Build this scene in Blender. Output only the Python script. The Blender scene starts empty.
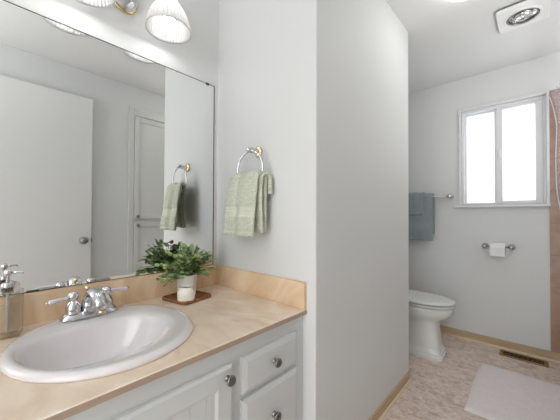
import bpy, bmesh, math, random
from mathutils import Vector, Matrix, noise
random.seed(7)
PI = math.pi
S = bpy.context.scene
C = S.collection

# ------------------------------------------------------------------ camera
cam_d = bpy.data.cameras.new('camera'); cam = bpy.data.objects.new('camera', cam_d); C.objects.link(cam)
cam_d.sensor_width = 36.0; cam_d.sensor_fit = 'HORIZONTAL'
cam_d.lens = 276.557 / 560 * 36.0
cam_d.shift_y = (212.2955 - 210) / 560
cam_d.clip_start = 0.02
R = Vector((0.74082295, 0.67168721, 0.00420079)); U = Vector((0.00526009, -0.01205504, 0.9999135)); F = Vector((-0.67167975, 0.74073677, 0.01246379))
m3 = Matrix((R, U, -F)).transposed()
cam.matrix_world = Matrix.Translation((0, 0, 1.1375)) @ m3.to_4x4()
S.camera = cam

# ------------------------------------------------------------------ world, light, exposure
W = bpy.data.worlds.new('world'); S.world = W; W.use_nodes = True
bg = W.node_tree.nodes['Background']; bg.inputs[0].default_value = (0.97, 0.985, 1.0, 1); bg.inputs[1].default_value = 3.5

def area(name, loc, rot, sx, sy, power, col=(1, 1, 1)):
    l = bpy.data.lights.new(name, 'AREA'); l.shape = 'RECTANGLE'; l.size = sx; l.size_y = sy; l.energy = power; l.color = col
    o = bpy.data.objects.new(name, l); C.objects.link(o); o.location = loc; o.rotation_euler = rot
    return o
area('added_bounce_hall', (-0.35, -0.6, 1.75), (PI, 0, 0), 0.5, 0.5, 5.8, (0.96, 0.98, 1.0))  # unseen lamp added behind the camera to bounce fill off the ceiling
area('added_bounce_tub', (0.62, 2.3, 1.3), (PI, 0, 0), 0.4, 0.8, 9.8, (0.97, 0.985, 1.0))  # added lamp, no real fixture; bounces fill light from the tub alcove
S.view_settings.view_transform = 'Standard'; S.view_settings.look = 'None'; S.view_settings.gamma = 1
S.view_settings.use_curve_mapping = False
S.view_settings.exposure = 0.1
S.cycles.max_bounces = 10; S.cycles.diffuse_bounces = 6; S.cycles.transmission_bounces = 8; S.cycles.glossy_bounces = 5
S.cycles.caustics_reflective = False; S.cycles.caustics_refractive = False
S.cycles.use_denoising = True

# ------------------------------------------------------------------ materials
def mat(name, col, rough=0.5, metal=0.0, spec=0.5, **kw):
    m = bpy.data.materials.new(name); m.use_nodes = True
    b = m.node_tree.nodes['Principled BSDF']
    b.inputs['Base Color'].default_value = (*col, 1); b.inputs['Roughness'].default_value = rough
    b.inputs['Metallic'].default_value = metal; b.inputs['Specular IOR Level'].default_value = spec
    for k, v in kw.items(): b.inputs[k.replace('_', ' ')].default_value = v
    return m
def srgb(r, g, b):
    f = lambda c: (c / 255 / 12.92) if c / 255 <= 0.04045 else ((c / 255 + 0.055) / 1.055) ** 2.4
    return (f(r), f(g), f(b))
def add_noise(m, cols, scale=5, detail=4, dist=0.0, bump=0.0, bscale=None, stretch=(1, 1, 1), pos=None, bdist=0.002, rot=0):
    nt = m.node_tree; N = nt.nodes; L = nt.links; b = N['Principled BSDF']
    tc = N.new('ShaderNodeTexCoord'); mp = N.new('ShaderNodeMapping'); mp.inputs['Scale'].default_value = stretch
    mp.inputs['Rotation'].default_value = (0, 0, rot)
    L.new(tc.outputs['Object'], mp.inputs[0])
    if cols:
        n = N.new('ShaderNodeTexNoise'); n.inputs['Scale'].default_value = scale; n.inputs['Detail'].default_value = detail
        n.inputs['Distortion'].default_value = dist
        L.new(mp.outputs[0], n.inputs['Vector'])
        r = N.new('ShaderNodeValToRGB'); el = r.color_ramp.elements
        pos = pos or [0.3 + 0.4 * i / (len(cols) - 1) for i in range(len(cols))]
        while len(el) < len(cols): el.new(0.5)
        for e, c, p in zip(el, cols, pos): e.position = p; e.color = (*c, 1)
        L.new(n.outputs['Fac'], r.inputs[0]); L.new(r.outputs[0], b.inputs['Base Color'])
    if bump:
        n2 = N.new('ShaderNodeTexNoise'); n2.inputs['Scale'].default_value = bscale or scale; n2.inputs['Detail'].default_value = 3
        L.new(mp.outputs[0], n2.inputs['Vector'])
        bp = N.new('ShaderNodeBump'); bp.inputs['Strength'].default_value = bump; bp.inputs['Distance'].default_value = bdist
        L.new(n2.outputs['Fac'], bp.inputs['Height']); L.new(bp.outputs[0], b.inputs['Normal'])
    return m

WALL = srgb(221, 222, 221)
M = {}
M['wall'] = add_noise(mat('wall_paint', WALL, 0.6, spec=0.25), None, bump=0.25, bscale=110, bdist=0.0008)
M['ceil'] = add_noise(mat('ceiling_paint', srgb(220, 220, 218), 0.75, spec=0.2), None, bump=0.2, bscale=90, bdist=0.001)
M['trim'] = mat('white_trim', srgb(232, 232, 230), 0.4)
M['door'] = mat('door_paint', srgb(226, 226, 224), 0.45)
M['closet'] = mat('closet_paint', srgb(216, 216, 213), 0.45)
M['cab'] = mat('cabinet_paint', srgb(211, 213, 212), 0.42)
M['cab_gap'] = mat('cabinet_inside', srgb(120, 120, 116), 0.6)
M['counter'] = add_noise(mat('peach_cultured_marble', srgb(225, 200, 172), 0.28), [srgb(222, 198, 174), srgb(234, 214, 192), srgb(240, 222, 203), srgb(248, 240, 230)], scale=3.2, detail=7, dist=2.2, stretch=(1, 1.6, 1), pos=[0.3, 0.45, 0.6, 0.72], rot=0.6)
M['splash'] = add_noise(mat('peach_splash', srgb(220, 188, 150), 0.3), [srgb(218, 186, 150), srgb(230, 202, 168), srgb(240, 218, 190)], scale=4, detail=7, dist=2.0, stretch=(1, 1.6, 1), rot=0.6)
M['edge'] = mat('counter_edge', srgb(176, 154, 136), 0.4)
M['porcelain'] = mat('porcelain', srgb(230, 225, 226), 0.09, Coat_Weight=0.5, Coat_Roughness=0.05)
M['toilet'] = mat('toilet_china', srgb(226, 227, 224), 0.12, Coat_Weight=0.3, Coat_Roughness=0.05)
M['chrome'] = mat('chrome', (0.64, 0.64, 0.66), 0.07, 1.0)
M['darkchrome'] = mat('smoky_chrome', (0.55, 0.5, 0.5), 0.12, 1.0)
M['nickel'] = mat('nickel', (0.27, 0.265, 0.26), 0.33, 1.0)
M['gold'] = mat('polished_brass', (0.78, 0.64, 0.38), 0.15, 1.0)
M['brass'] = add_noise(mat('aged_brass', srgb(150, 122, 72), 0.35, 0.7), [srgb(130, 104, 60), srgb(160, 132, 84)], scale=25)
M['dark'] = mat('slot_shade_wick_black', (0.012, 0.01, 0.009), 0.8)  # near-black: painted shade inside the vent slot, also the wick colour
M['mirror'] = mat('mirror_glass', (0.90, 0.915, 0.915), 0.0, 1.0)
M['medge'] = mat('mirror_edge', srgb(70, 60, 52), 0.4)
M['base'] = add_noise(mat('tan_baseboard', srgb(176, 152, 122), 0.5), [srgb(180, 156, 126), srgb(198, 174, 144)], scale=6, stretch=(1, 1, 8))
M['shoe'] = mat('light_shoe_moulding', srgb(222, 200, 168), 0.5)
M['frost'] = None
M['green'] = None

# frosted pane: daylight passes through it diffusely
m = bpy.data.materials.new('frosted_glass'); m.use_nodes = True; nt = m.node_tree; nt.nodes.clear()
o_ = nt.nodes.new('ShaderNodeOutputMaterial'); t_ = nt.nodes.new('ShaderNodeBsdfTranslucent'); g_ = nt.nodes.new('ShaderNodeBsdfGlossy'); mx = nt.nodes.new('ShaderNodeMixShader')
t_.inputs[0].default_value = (0.74, 0.75, 0.76, 1); g_.inputs['Roughness'].default_value = 0.35; g_.inputs[0].default_value = (1, 1, 1, 1); mx.inputs[0].default_value = 0.04
nt.links.new(t_.outputs[0], mx.inputs[1]); nt.links.new(g_.outputs[0], mx.inputs[2]); nt.links.new(mx.outputs[0], o_.inputs[0]); M['frost'] = m

# vinyl floor: mottled stone look with streaks
m = mat('stone_vinyl', srgb(180, 160, 148), 0.38); nt = m.node_tree; N = nt.nodes; L = nt.links; b = N['Principled BSDF']
tc = N.new('ShaderNodeTexCoord')
def nz(scale, stretch, dist, rot=0):
    mp = N.new('ShaderNodeMapping'); mp.inputs['Scale'].default_value = stretch; mp.inputs['Rotation'].default_value = (0, 0, rot)
    n = N.new('ShaderNodeTexNoise'); n.inputs['Scale'].default_value = scale; n.inputs['Detail'].default_value = 8; n.inputs['Roughness'].default_value = 0.62; n.inputs['Distortion'].default_value = dist
    L.new(tc.outputs['Object'], mp.inputs[0]); L.new(mp.outputs[0], n.inputs['Vector']); return n
n1 = nz(9, (1.0, 1.7, 1), 1.6, 0.5); n2 = nz(34, (1, 1.5, 1), 1.2, 0.9); mixn = N.new('ShaderNodeMath'); mixn.operation = 'MULTIPLY_ADD'; mixn.inputs[1].default_value = 0.5
hal = N.new('ShaderNodeMath'); hal.operation = 'MULTIPLY'; hal.inputs[1].default_value = 0.5
L.new(n2.outputs['Fac'], hal.inputs[0]); L.new(n1.outputs['Fac'], mixn.inputs[0]); L.new(hal.outputs[0], mixn.inputs[2])
r_ = N.new('ShaderNodeValToRGB'); el = r_.color_ramp.elements; el.new(0.5); el.new(0.5)
for e, (p, c) in zip(el, [(0.40, srgb(184, 160, 147)), (0.47, srgb(210, 190, 178)), (0.53, srgb(220, 203, 192)), (0.62, srgb(232, 219, 210))]): e.position = p; e.color = (*c, 1)
L.new(mixn.outputs[0], r_.inputs[0]); L.new(r_.outputs[0], b.inputs['Base Color']); M['floor'] = m

# wall tile, brownish pink with thin grout
m = mat('pink_tile', srgb(196, 158, 138), 0.3); nt = m.node_tree; N = nt.nodes; L = nt.links; b = N['Principled BSDF']
tc = N.new('ShaderNodeTexCoord'); n = N.new('ShaderNodeTexNoise'); n.inputs['Scale'].default_value = 9; n.inputs['Detail'].default_value = 6; n.inputs['Distortion'].default_value = 1.2
L.new(tc.outputs['Object'], n.inputs['Vector']); r_ = N.new('ShaderNodeValToRGB')
r_.color_ramp.elements[0].position = 0.3; r_.color_ramp.elements[0].color = (*srgb(160, 128, 110), 1); r_.color_ramp.elements[1].position = 0.7; r_.color_ramp.elements[1].color = (*srgb(178, 148, 130), 1)
L.new(n.outputs['Fac'], r_.inputs[0])
L.new(r_.outputs[0], b.inputs['Base Color']); M['tile'] = m
M['grout'] = mat('tile_grout', srgb(150, 118, 104), 0.7)

def cloth(name, c1, c2, scale=420):
    m = mat(name, c1, 0.95, spec=0.1, Sheen_Weight=0.3)
    return add_noise(m, [c1, c2], scale=scale, detail=2, bump=0.9, bscale=scale * 0.8, bdist=0.0035)
M['sage'] = cloth('sage_terry', srgb(176, 180, 160), srgb(222, 225, 208), 230)
M['sageband'] = add_noise(mat('sage_band', srgb(186, 191, 174), 0.8, spec=0.2), [srgb(194, 198, 178), srgb(220, 223, 206)], scale=60, stretch=(0.1, 0.1, 9), bump=0.6, bscale=60, bdist=0.002)
M['teal'] = cloth('slate_terry', srgb(134, 143, 147), srgb(166, 174, 178), 260)
M['tealband'] = mat('slate_band', srgb(154, 163, 167), 0.8)
M['matc'] = add_noise(mat('cotton_mat', srgb(222, 216, 216), 0.95, spec=0.1), [srgb(228, 219, 219), srgb(240, 232, 232)], scale=60, stretch=(1, 4, 1), bump=0.5, bscale=180, bdist=0.003)
M['paper'] = add_noise(mat('tissue', srgb(240, 240, 238), 0.9), None, bump=0.2, bscale=200)
M['wood'] = add_noise(mat('walnut_tray', srgb(130, 82, 46), 0.4), [srgb(96, 56, 28), srgb(136, 86, 48), srgb(158, 106, 64)], scale=14, detail=5, stretch=(1, 6, 1), rot=0.25)
M['pot'] = mat('white_ceramic', srgb(228, 224, 220), 0.5)
M['soil'] = mat('soil', srgb(52, 40, 30), 0.95)
M['wax'] = mat('cream_wax', srgb(240, 236, 218), 0.4, Subsurface_Weight=0.3, Subsurface_Radius=(0.02, 0.015, 0.01), Subsurface_Scale=0.5)
M['jar'] = mat('milky_jar', srgb(238, 235, 224), 0.2)
M['leaf'] = add_noise(mat('leaf', srgb(96, 128, 70), 0.5), [srgb(106, 134, 86), srgb(152, 178, 122), srgb(192, 210, 158)], scale=28, detail=2)
M['leaf2'] = add_noise(mat('leaf_light', srgb(150, 170, 90), 0.5), [srgb(150, 176, 90), srgb(200, 212, 134)], scale=28, detail=2)
M['stem'] = mat('stem', srgb(88, 98, 56), 0.6)
m = bpy.data.materials.new('clear_acrylic'); m.use_nodes = True; nt = m.node_tree; nt.nodes.clear(); N = nt.nodes; L = nt.links
o_ = N.new('ShaderNodeOutputMaterial'); t_ = N.new('ShaderNodeBsdfTransparent'); d_ = N.new('ShaderNodeBsdfGlossy'); a1 = N.new('ShaderNodeMixShader'); lw = N.new('ShaderNodeFresnel'); lw.inputs[0].default_value = 1.45
t_.inputs[0].default_value = (0.975, 0.97, 0.96, 1); d_.inputs['Roughness'].default_value = 0.03
L.new(lw.outputs[0], a1.inputs[0]); L.new(t_.outputs[0], a1.inputs[1]); L.new(d_.outputs[0], a1.inputs[2]); L.new(a1.outputs[0], o_.inputs[0]); M['clear'] = m
M['lotion'] = mat('milky_liquid', srgb(236, 222, 204), 0.3, Alpha=0.05)
M['lever'] = mat('frosted_lever', srgb(214, 210, 220), 0.08, 0.35)
M['glow'] = mat('bulb', (1, 1, 1), 0.3, Emission_Color=(1, 0.985, 0.97, 1), Emission_Strength=19.0)
M['domeglow'] = mat('lit_dome', (1, 1, 1), 0.3, Emission_Color=(1, 0.985, 0.96, 1), Emission_Strength=8.5)
M['plastic'] = mat('white_plastic', srgb(228, 227, 224), 0.4)
M['foil'] = mat('heat_lamp_reflector', (0.75, 0.75, 0.74), 0.18, 1.0)
M['frame'] = mat('vinyl_frame', srgb(224, 224, 226), 0.35)

# ribbed frosted shade glass
m = bpy.data.materials.new('ribbed_shade_glass'); m.use_nodes = True; nt = m.node_tree; nt.nodes.clear(); N = nt.nodes; L = nt.links
o_ = N.new('ShaderNodeOutputMaterial'); t_ = N.new('ShaderNodeBsdfTranslucent'); d_ = N.new('ShaderNodeBsdfDiffuse'); g_ = N.new('ShaderNodeBsdfGlossy'); a1 = N.new('ShaderNodeMixShader'); a2 = N.new('ShaderNodeMixShader')
t_.inputs[0].default_value = (0.62, 0.615, 0.61, 1); d_.inputs[0].default_value = (0.55, 0.55, 0.545, 1); g_.inputs['Roughness'].default_value = 0.15
a1.inputs[0].default_value = 0.22; a2.inputs[0].default_value = 0.05
L.new(t_.outputs[0], a1.inputs[1]); L.new(d_.outputs[0], a1.inputs[2]); L.new(a1.outputs[0], a2.inputs[1]); L.new(g_.outputs[0], a2.inputs[2]); L.new(a2.outputs[0], o_.inputs[0])
M['shade'] = m
# clear shower curtain
m = bpy.data.materials.new('clear_vinyl_curtain'); m.use_nodes = True; nt = m.node_tree; nt.nodes.clear(); N = nt.nodes; L = nt.links
o_ = N.new('ShaderNodeOutputMaterial'); t_ = N.new('ShaderNodeBsdfTransparent'); d_ = N.new('ShaderNodeBsdfPrincipled'); a1 = N.new('ShaderNodeMixShader')
d_.inputs['Base Color'].default_value = (*srgb(214, 220, 234), 1); d_.inputs['Roughness'].default_value = 0.12
lw = N.new('ShaderNodeLayerWeight'); lw.inputs[0].default_value = 0.35
mp = N.new('ShaderNodeMapRange'); mp.inputs[1].default_value = 0.0; mp.inputs[2].default_value = 0.8; mp.inputs[3].default_value = 0.03; mp.inputs[4].default_value = 0.55
L.new(lw.outputs['Facing'], mp.inputs[0]); L.new(mp.outputs[0], a1.inputs[0])
L.new(t_.outputs[0], a1.inputs[1]); L.new(d_.outputs[0], a1.inputs[2]); L.new(a1.outputs[0], o_.inputs[0]); M['curtain'] = m

# ------------------------------------------------------------------ mesh helpers
def obj(name, bm, m, parent=None, smooth=False, kind=None):
    me = bpy.data.meshes.new(name); bmesh.ops.recalc_face_normals(bm, faces=bm.faces); bm.to_mesh(me); bm.free()
    for mm in (m if isinstance(m, (list, tuple)) else [m]): me.materials.append(mm)
    if smooth:
        for p in me.polygons: p.use_smooth = True
    o = bpy.data.objects.new(name, me); C.objects.link(o)
    if parent: o.parent = parent
    if kind: o['kind'] = kind
    return o
def autosmooth(o, ang=35):
    for p in o.data.polygons: p.use_smooth = True
    bm = bmesh.new(); bm.from_mesh(o.data)
    for e in bm.edges:
        if len(e.link_faces) == 2 and e.calc_face_angle(0) > math.radians(ang): e.smooth = False
    bm.to_mesh(o.data); bm.free(); return o
def thing(name, label, cat, loc=(0, 0, 0), group=None):
    o = bpy.data.objects.new(name, None); C.objects.link(o); o.location = loc; o.empty_display_size = 0.05
    o['label'] = label; o['category'] = cat
    if group: o['group'] = group
    return o
def tag(o, label, cat, group=None):
    o['label'] = label; o['category'] = cat
    if group: o['group'] = group
    return o
def box(bm, x0, x1, y0, y1, z0, z1, bev=0.0, seg=2):
    vs = [bm.verts.new(p) for p in [(x0, y0, z0), (x1, y0, z0), (x1, y1, z0), (x0, y1, z0), (x0, y0, z1), (x1, y0, z1), (x1, y1, z1), (x0, y1, z1)]]
    fs = [bm.faces.new([vs[i] for i in q]) for q in [(3, 2, 1, 0), (4, 5, 6, 7), (0, 1, 5, 4), (1, 2, 6, 5), (2, 3, 7, 6), (3, 0, 4, 7)]]
    if bev:
        es = {e for f in fs for e in f.edges}
        bmesh.ops.bevel(bm, geom=list(es), offset=bev, segments=seg, profile=0.5, affect='EDGES')
    return bm
def B(*a, **k): return box(bmesh.new(), *a, **k)
def lathe(prof, n=32, axis='Z', c=(0, 0, 0), bm=None, cap=True, rib=None):
    bm = bm or bmesh.new(); rings = []
    for r, h in prof:
        ring = []
        for i in range(n):
            a = 2 * PI * i / n; rr = r * (1 + (rib(i, h) if rib else 0)); x, y = rr * math.cos(a), rr * math.sin(a)
            p = {'Z': (x, y, h), 'Y': (x, h, y), 'X': (h, x, y)}[axis]
            ring.append(bm.verts.new((p[0] + c[0], p[1] + c[1], p[2] + c[2])))
        rings.append(ring)
    for a, b in zip(rings, rings[1:]):
        for i in range(n): bm.faces.new((a[i], a[(i + 1) % n], b[(i + 1) % n], b[i]))
    if cap:
        if prof[0][0] > 1e-5: bm.faces.new(rings[0][::-1])
        if prof[-1][0] > 1e-5: bm.faces.new(rings[-1])
        bmesh.ops.remove_doubles(bm, verts=bm.verts, dist=1e-6)
    return bm
def tube(pts, rad, n=12, bm=None, closed=False, cap=True, flat=None):
    bm = bm or bmesh.new(); pts = [Vector(p) for p in pts]; k = len(pts); rings = []
    up = Vector((0, 0, 1)); prev = None
    for i, p in enumerate(pts):
        if closed: t = (pts[(i + 1) % k] - pts[i - 1]).normalized()
        else: t = (pts[min(i + 1, k - 1)] - pts[max(i - 1, 0)]).normalized()
        if prev is None:
            ref = up if abs(t.dot(up)) < 0.9 else Vector((1, 0, 0)); nrm = t.cross(ref).normalized()
        else: nrm = (prev - t * prev.dot(t)).normalized()
        prev = nrm; bi = t.cross(nrm); r = rad[i] if isinstance(rad, (list, tuple)) else rad
        r2 = r * (flat[i] if flat else 1)
        rings.append([bm.verts.new(p + nrm * (r * math.cos(2 * PI * j / n)) + bi * (r2 * math.sin(2 * PI * j / n))) for j in range(n)])
    for i in range(k if closed else k - 1):
        a, b = rings[i], rings[(i + 1) % k]
        for j in range(n): bm.faces.new((a[j], a[(j + 1) % n], b[(j + 1) % n], b[j]))
    if not closed and cap: bm.faces.new(rings[0][::-1]); bm.faces.new(rings[-1])
    return bm
def loft(rings, bm=None, cap0=True, cap1=True):
    bm = bm or bmesh.new(); R_ = [[bm.verts.new(p) for p in r] for r in rings]; n = len(R_[0])
    for a, b in zip(R_, R_[1:]):
        for i in range(n): bm.faces.new((a[i], a[(i + 1) % n], b[(i + 1) % n], b[i]))
    if cap0: bm.faces.new(R_[0][::-1])
    if cap1: bm.faces.new(R_[-1])
    return bm
def prism(poly, z0, z1, bm=None):
    return loft([[(x, y, z0) for x, y in poly], [(x, y, z1) for x, y in poly]], bm)
def struct(name, bm, m): return obj(name, bm, m, kind='structure')

XM, XW, YW, XP, YP, YB, XO = -1.321, -1.327, 0.930, -0.637, 2.053, 3.087, 0.332
CE = 2.44; XN = -0.646; YN = -1.30     # YN: near end of the room, open to the hall
XTUB = 0.95; YT = 1.62

# ------------------------------------------------------------------ structure
struct('floor', B(-1.45, 1.1, YN, 3.25, -0.05, 0), M['floor'])
struct('ceiling', B(-1.45, 1.1, YN, 3.25, CE, CE + 0.05), M['ceil'])
struct('wall_left', B(XW - 0.1, XW, YN, YW, 0, CE), M['wall'])
bm = prism([(XW - 0.1, YW), (XN, YW), (XP, YP), (XW - 0.1, YP)], 0, CE)
ped = [e for e in bm.edges if abs(e.verts[0].co.z - e.verts[1].co.z) > 1 and e.verts[0].co.x > -1]
bmesh.ops.bevel(bm, geom=ped, offset=0.006, segments=3, profile=0.5, affect='EDGES')
struct('wall_partition', bm, M['wall'])
struct('wall_alcove', B(XW - 0.1, -1.22, YP, YB, 0, CE), M['wall'])
# back wall with a window opening
OX0, OX1, OZ0, OZ1 = -0.486, 0.098, 1.243, 2.135
bm = bmesh.new()
box(bm, XW - 0.1, OX0, YB, YB + 0.12, 0, CE); box(bm, OX1, XTUB + 0.15, YB, YB + 0.12, 0, CE)
box(bm, OX0, OX1, YB, YB + 0.12, 0, OZ0); box(bm, OX0, OX1, YB, YB + 0.12, OZ1, CE)
struct('wall_back', bm, M['wall'])
struct('wall_right', B(XO, XO + 0.1, YN, YT, 0, CE), M['wall'])
struct('wall_tub', B(XTUB, XTUB + 0.1, YT, YB, 0, CE), M['wall'])
struct('wall_tub_end', B(XO + 0.1, XTUB + 0.1, YT - 0.1, YT, 0, CE), M['wall'])
struct('wall_near', B(XW - 0.1, -0.75, YN - 0.1, YN, 0, CE), M['wall'])

# tile on the tub side of the back wall
tw = obj('trim_tile', bmesh.new(), M['tile'], kind='structure')
bm = bmesh.new()
zz = [0.07, 0.325, 0.58, 0.835, 1.09, 1.345, 1.60, 1.855, 2.15]
xx = [0.112, 0.367, 0.622, 0.948]
for i in range(len(xx) - 1):
    for j in range(len(zz) - 1): box(bm, xx[i] + (0.002 if i else 0), xx[i + 1] - 0.002, YB - 0.008, YB - 0.0005, zz[j] + 0.002, zz[j + 1] - 0.002, 0.0015, 1)
bm.to_mesh(tw.data); bm.free()
g = struct('trim_grout', B(0.1125, 0.947, YB - 0.0055, YB - 0.0002, 0.072, 2.149), M['grout'])

# baseboards with a lighter shoe moulding
def baseboard(name, a, b, nrm, h=0.062, t=0.009, s=0.010):
    a, b, nrm = Vector(a), Vector(b), Vector(nrm).normalized()
    def run(prof):
        bm = bmesh.new()
        r0 = [bm.verts.new((a + nrm * u).to_3d() + Vector((0, 0, z))) for u, z in prof]; r1 = [bm.verts.new((b + nrm * u).to_3d() + Vector((0, 0, z))) for u, z in prof]
        n = len(prof)
        for i in range(n): bm.faces.new((r0[i], r0[(i + 1) % n], r1[(i + 1) % n], r1[i]))
        bm.faces.new(r0[::-1]); bm.faces.new(r1); return bm
    o = struct(name, run([(0.0002, 0.0005), (t, 0.0005), (t, h - 0.006), (t - 0.005, h), (0.0002, h)]), M['base'])
    q = [(t, 0.0005)] + [(t + s * math.cos(k * PI / 10), 0.0005 + s * math.sin(k * PI / 10)) for k in range(6)]
    c = obj('shoe_moulding', run(q), M['shoe'], o); return o
baseboard('baseboard_back', (-1.22, YB), (0.195, YB), (0, -1), h=0.072)
baseboard('baseboard_partition', (XN, YW), (XP, YP), (YP - YW, XN - XP))
baseboard('baseboard_alcove', (-1.22, YP), (-1.22, YB - 0.03), (1, 0))
baseboard('baseboard_partition_end', (-1.19, YP), (XP, YP), (0, 1))

# ------------------------------------------------------------------ window (one unit)
w = thing('window_1', 'white sliding window with two frosted panes above the toilet paper roll', 'window', (-0.19, YB, 1.24)); w['kind'] = 'structure'
wx, wy, wz = -0.19, YB, 1.24
def wb(bm, x0, x1, y0, y1, z0, z1, bev=0.0015): return box(bm, x0 - wx, x1 - wx, y0 - wy, y1 - wy, z0 - wz, z1 - wz, bev, 1)
bm = bmesh.new()
wb(bm, -0.504, -0.484, YB - 0.012, YB - 0.0003, 1.243, 2.152); wb(bm, 0.096, 0.114, YB - 0.012, YB - 0.0003, 1.243, 2.152)
wb(bm, -0.484, 0.096, YB - 0.012, YB - 0.0003, 2.133, 2.152)
obj('window_casing', bm, M['frame'], w)
obj('window_sill', wb(bmesh.new(), -0.53, 0.118, YB - 0.034, YB + 0.05, 1.219, 1.243, 0.004), M['frame'], w)
bm = bmesh.new(); y0, y1 = YB + 0.028, YB + 0.1
wb(bm, -0.484, -0.466, y0, y1, 1.243, 2.133); wb(bm, 0.078, 0.096, y0, y1, 1.243, 2.133)
wb(bm, -0.466, 0.078, y0, y1, 1.243, 1.256); wb(bm, -0.466, 0.078, y0, y1, 2.108, 2.133)
wb(bm, -0.4655, 0.0775, y0 + 0.003, y0 + 0.03, 1.2562, 1.262)
obj('window_frame', bm, M['frame'], w)
s1 = obj('sash', wb(wb(wb(wb(bmesh.new(), -0.466, -0.452, YB + 0.068, YB + 0.09, 1.256, 2.108), -0.24, -0.198, YB + 0.068, YB + 0.09, 1.256, 2.108), -0.452, -0.24, YB + 0.068, YB + 0.09, 1.256, 1.264), -0.452, -0.24, YB + 0.068, YB + 0.09, 2.092, 2.108), M['frame'], w)
obj('pane', wb(bmesh.new(), -0.452, -0.24, YB + 0.077, YB + 0.081, 1.264, 2.092, 0), M['frost'], s1)
s2 = obj('sash', wb(wb(wb(wb(bmesh.new(), -0.224, -0.184, YB + 0.036, YB + 0.062, 1.258, 2.108), 0.034, 0.078, YB + 0.036, YB + 0.062, 1.258, 2.108), -0.184, 0.034, YB + 0.036, YB + 0.062, 1.258, 1.276), -0.184, 0.034, YB + 0.036, YB + 0.062, 2.088, 2.108), M['frame'], w)
obj('pane', wb(bmesh.new(), -0.184, 0.034, YB + 0.046, YB + 0.05, 1.276, 2.088, 0), M['frost'], s2)
obj('latch', wb(wb(bmesh.new(), -0.214, -0.196, YB + 0.028, YB + 0.0362, 1.66, 1.73, 0.003), -0.209, -0.201, YB + 0.018, YB + 0.03, 1.675, 1.70, 0.002), M['plastic'], s2)

# ------------------------------------------------------------------ door leaf seen in the mirror, opened against the right wall
d = thing('door_1', 'plain white flush door standing open, seen in the mirror', 'door', (0.29, 0.3, 0)); d['kind'] = 'structure'
obj('door_leaf', B(-0.02, 0.015, -0.36, 0.40, 0.012, 2.176, 0.002, 1), M['door'], d)
kn = obj('door_knob', lathe([(0.030, 0), (0.031, -0.004), (0.026, -0.008), (0.012, -0.012), (0.011, -0.03), (0.018, -0.036), (0.026, -0.045), (0.028, -0.054), (0.024, -0.064), (0.012, -0.07), (0, -0.071)], 28, 'X', (-0.0205, 0.34, 0.915)), M['nickel'], d, True)
obj('latch', B(-0.012, 0.008, 0.4002, 0.409, 0.895, 0.93, 0.002, 1), M['nickel'], d)

# linen closet built into the right wall, seen in the mirror
cl = thing('linen_closet', 'tall white built-in linen closet with paneled doors, seen in the mirror', 'closet', (XO, 1.3, 0))
bm = bmesh.new()
box(bm, -0.018, -0.001, -0.278, -0.230, 0.03, 2.22, 0.003); box(bm, -0.018, -0.001, 0.230, 0.278, 0.03, 2.22, 0.003); box(bm, -0.018, -0.001, -0.230, 0.230, 2.145, 2.22, 0.003)
box(bm, -0.006, -0.001, -0.230, 0.230, 0.03, 2.145)
obj('frame', bm, M['closet'], cl)
def panel_door(z0, z1, kz):
    bm = bmesh.new(); y0, y1, f = -0.226, 0.226, 0.045
    box(bm, -0.024, -0.0065, y0, y0 + f, z0, z1, 0.002, 1); box(bm, -0.024, -0.0065, y1 - f, y1, z0, z1, 0.002, 1)
    box(bm, -0.024, -0.0065, y0 + f, y1 - f, z0, z0 + f, 0.002, 1); box(bm, -0.024, -0.0065, y0 + f, y1 - f, z1 - f, z1, 0.002, 1)
    box(bm, -0.0145, -0.0065, y0 + f, y1 - f, z0 + f, z1 - f)
    dd = obj('door', bm, M['closet'], cl)
    obj('knob', lathe([(0.008, 0), (0.007, -0.012), (0.015, -0.018), (0.017, -0.024), (0.012, -0.031), (0, -0.033)], 20, 'X', (-0.0242, -0.195, kz)), M['nickel'], dd, True)
panel_door(1.103, 2.13, 1.125); panel_door(0.08, 1.068, 1.035)

# ------------------------------------------------------------------ countertop with splashes
SX, SY, SA, SB = -1.008, 0.296, 0.268, 0.252      # sink centre and half axes
ct = thing('countertop', 'peach marbled vanity countertop with low splashes under the mirror', 'countertop', (-1.0, 0.3, 0.7505))
def rel(bm, c):
    bmesh.ops.translate(bm, verts=bm.verts, vec=-Vector(c)); return bm
CY0, CX1, CX0 = -0.75, -0.689, -1.3255
def rect_ray(a, x0, x1, y0, y1):
    c, s = math.cos(a), math.sin(a); t = 1e9
    if c > 1e-9: t = min(t, (x1 - SX) / c)
    if c < -1e-9: t = min(t, (x0 - SX) / c)
    if s > 1e-9: t = min(t, (y1 - SY) / s)
    if s < -1e-9: t = min(t, (y0 - SY) / s)
    return (SX + c * t, SY + s * t)
angs = sorted([2 * PI * i / 96 for i in range(96)] + [math.atan2(yy - SY, x_ - SX) % (2 * PI) for x_ in (CX0, CX1) for yy in (CY0, 0.9295)])
rin = [(SX + (SA - 0.03) * math.cos(a), SY + (SB - 0.03) * math.sin(a)) for a in angs]
rou = [rect_ray(a, CX0, CX1, CY0, 0.9295) for a in angs]
rou2 = [rect_ray(a, CX0, CX1 - 0.003, CY0, 0.9295) for a in angs]
zt, zb = 0.7505, 0.7310
bm = loft([[(x, y, zb) for x, y in rin], [(x, y, zt) for x, y in rin], [(x, y, zt) for x, y in rou2], [(x, y, zt - 0.003) for x, y in rou], [(x, y, zb) for x, y in rou], [(x, y, zb) for x, y in rin]], cap0=False, cap1=False)
bmesh.ops.remove_doubles(bm, verts=bm.verts, dist=1e-6)
top = obj('top_slab', rel(bm, ct.location), [M['counter'], M['edge']], ct)
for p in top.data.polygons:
    if abs(p.normal.x) > 0.9 and p.center.x > 0.3: p.material_index = 1
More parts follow.
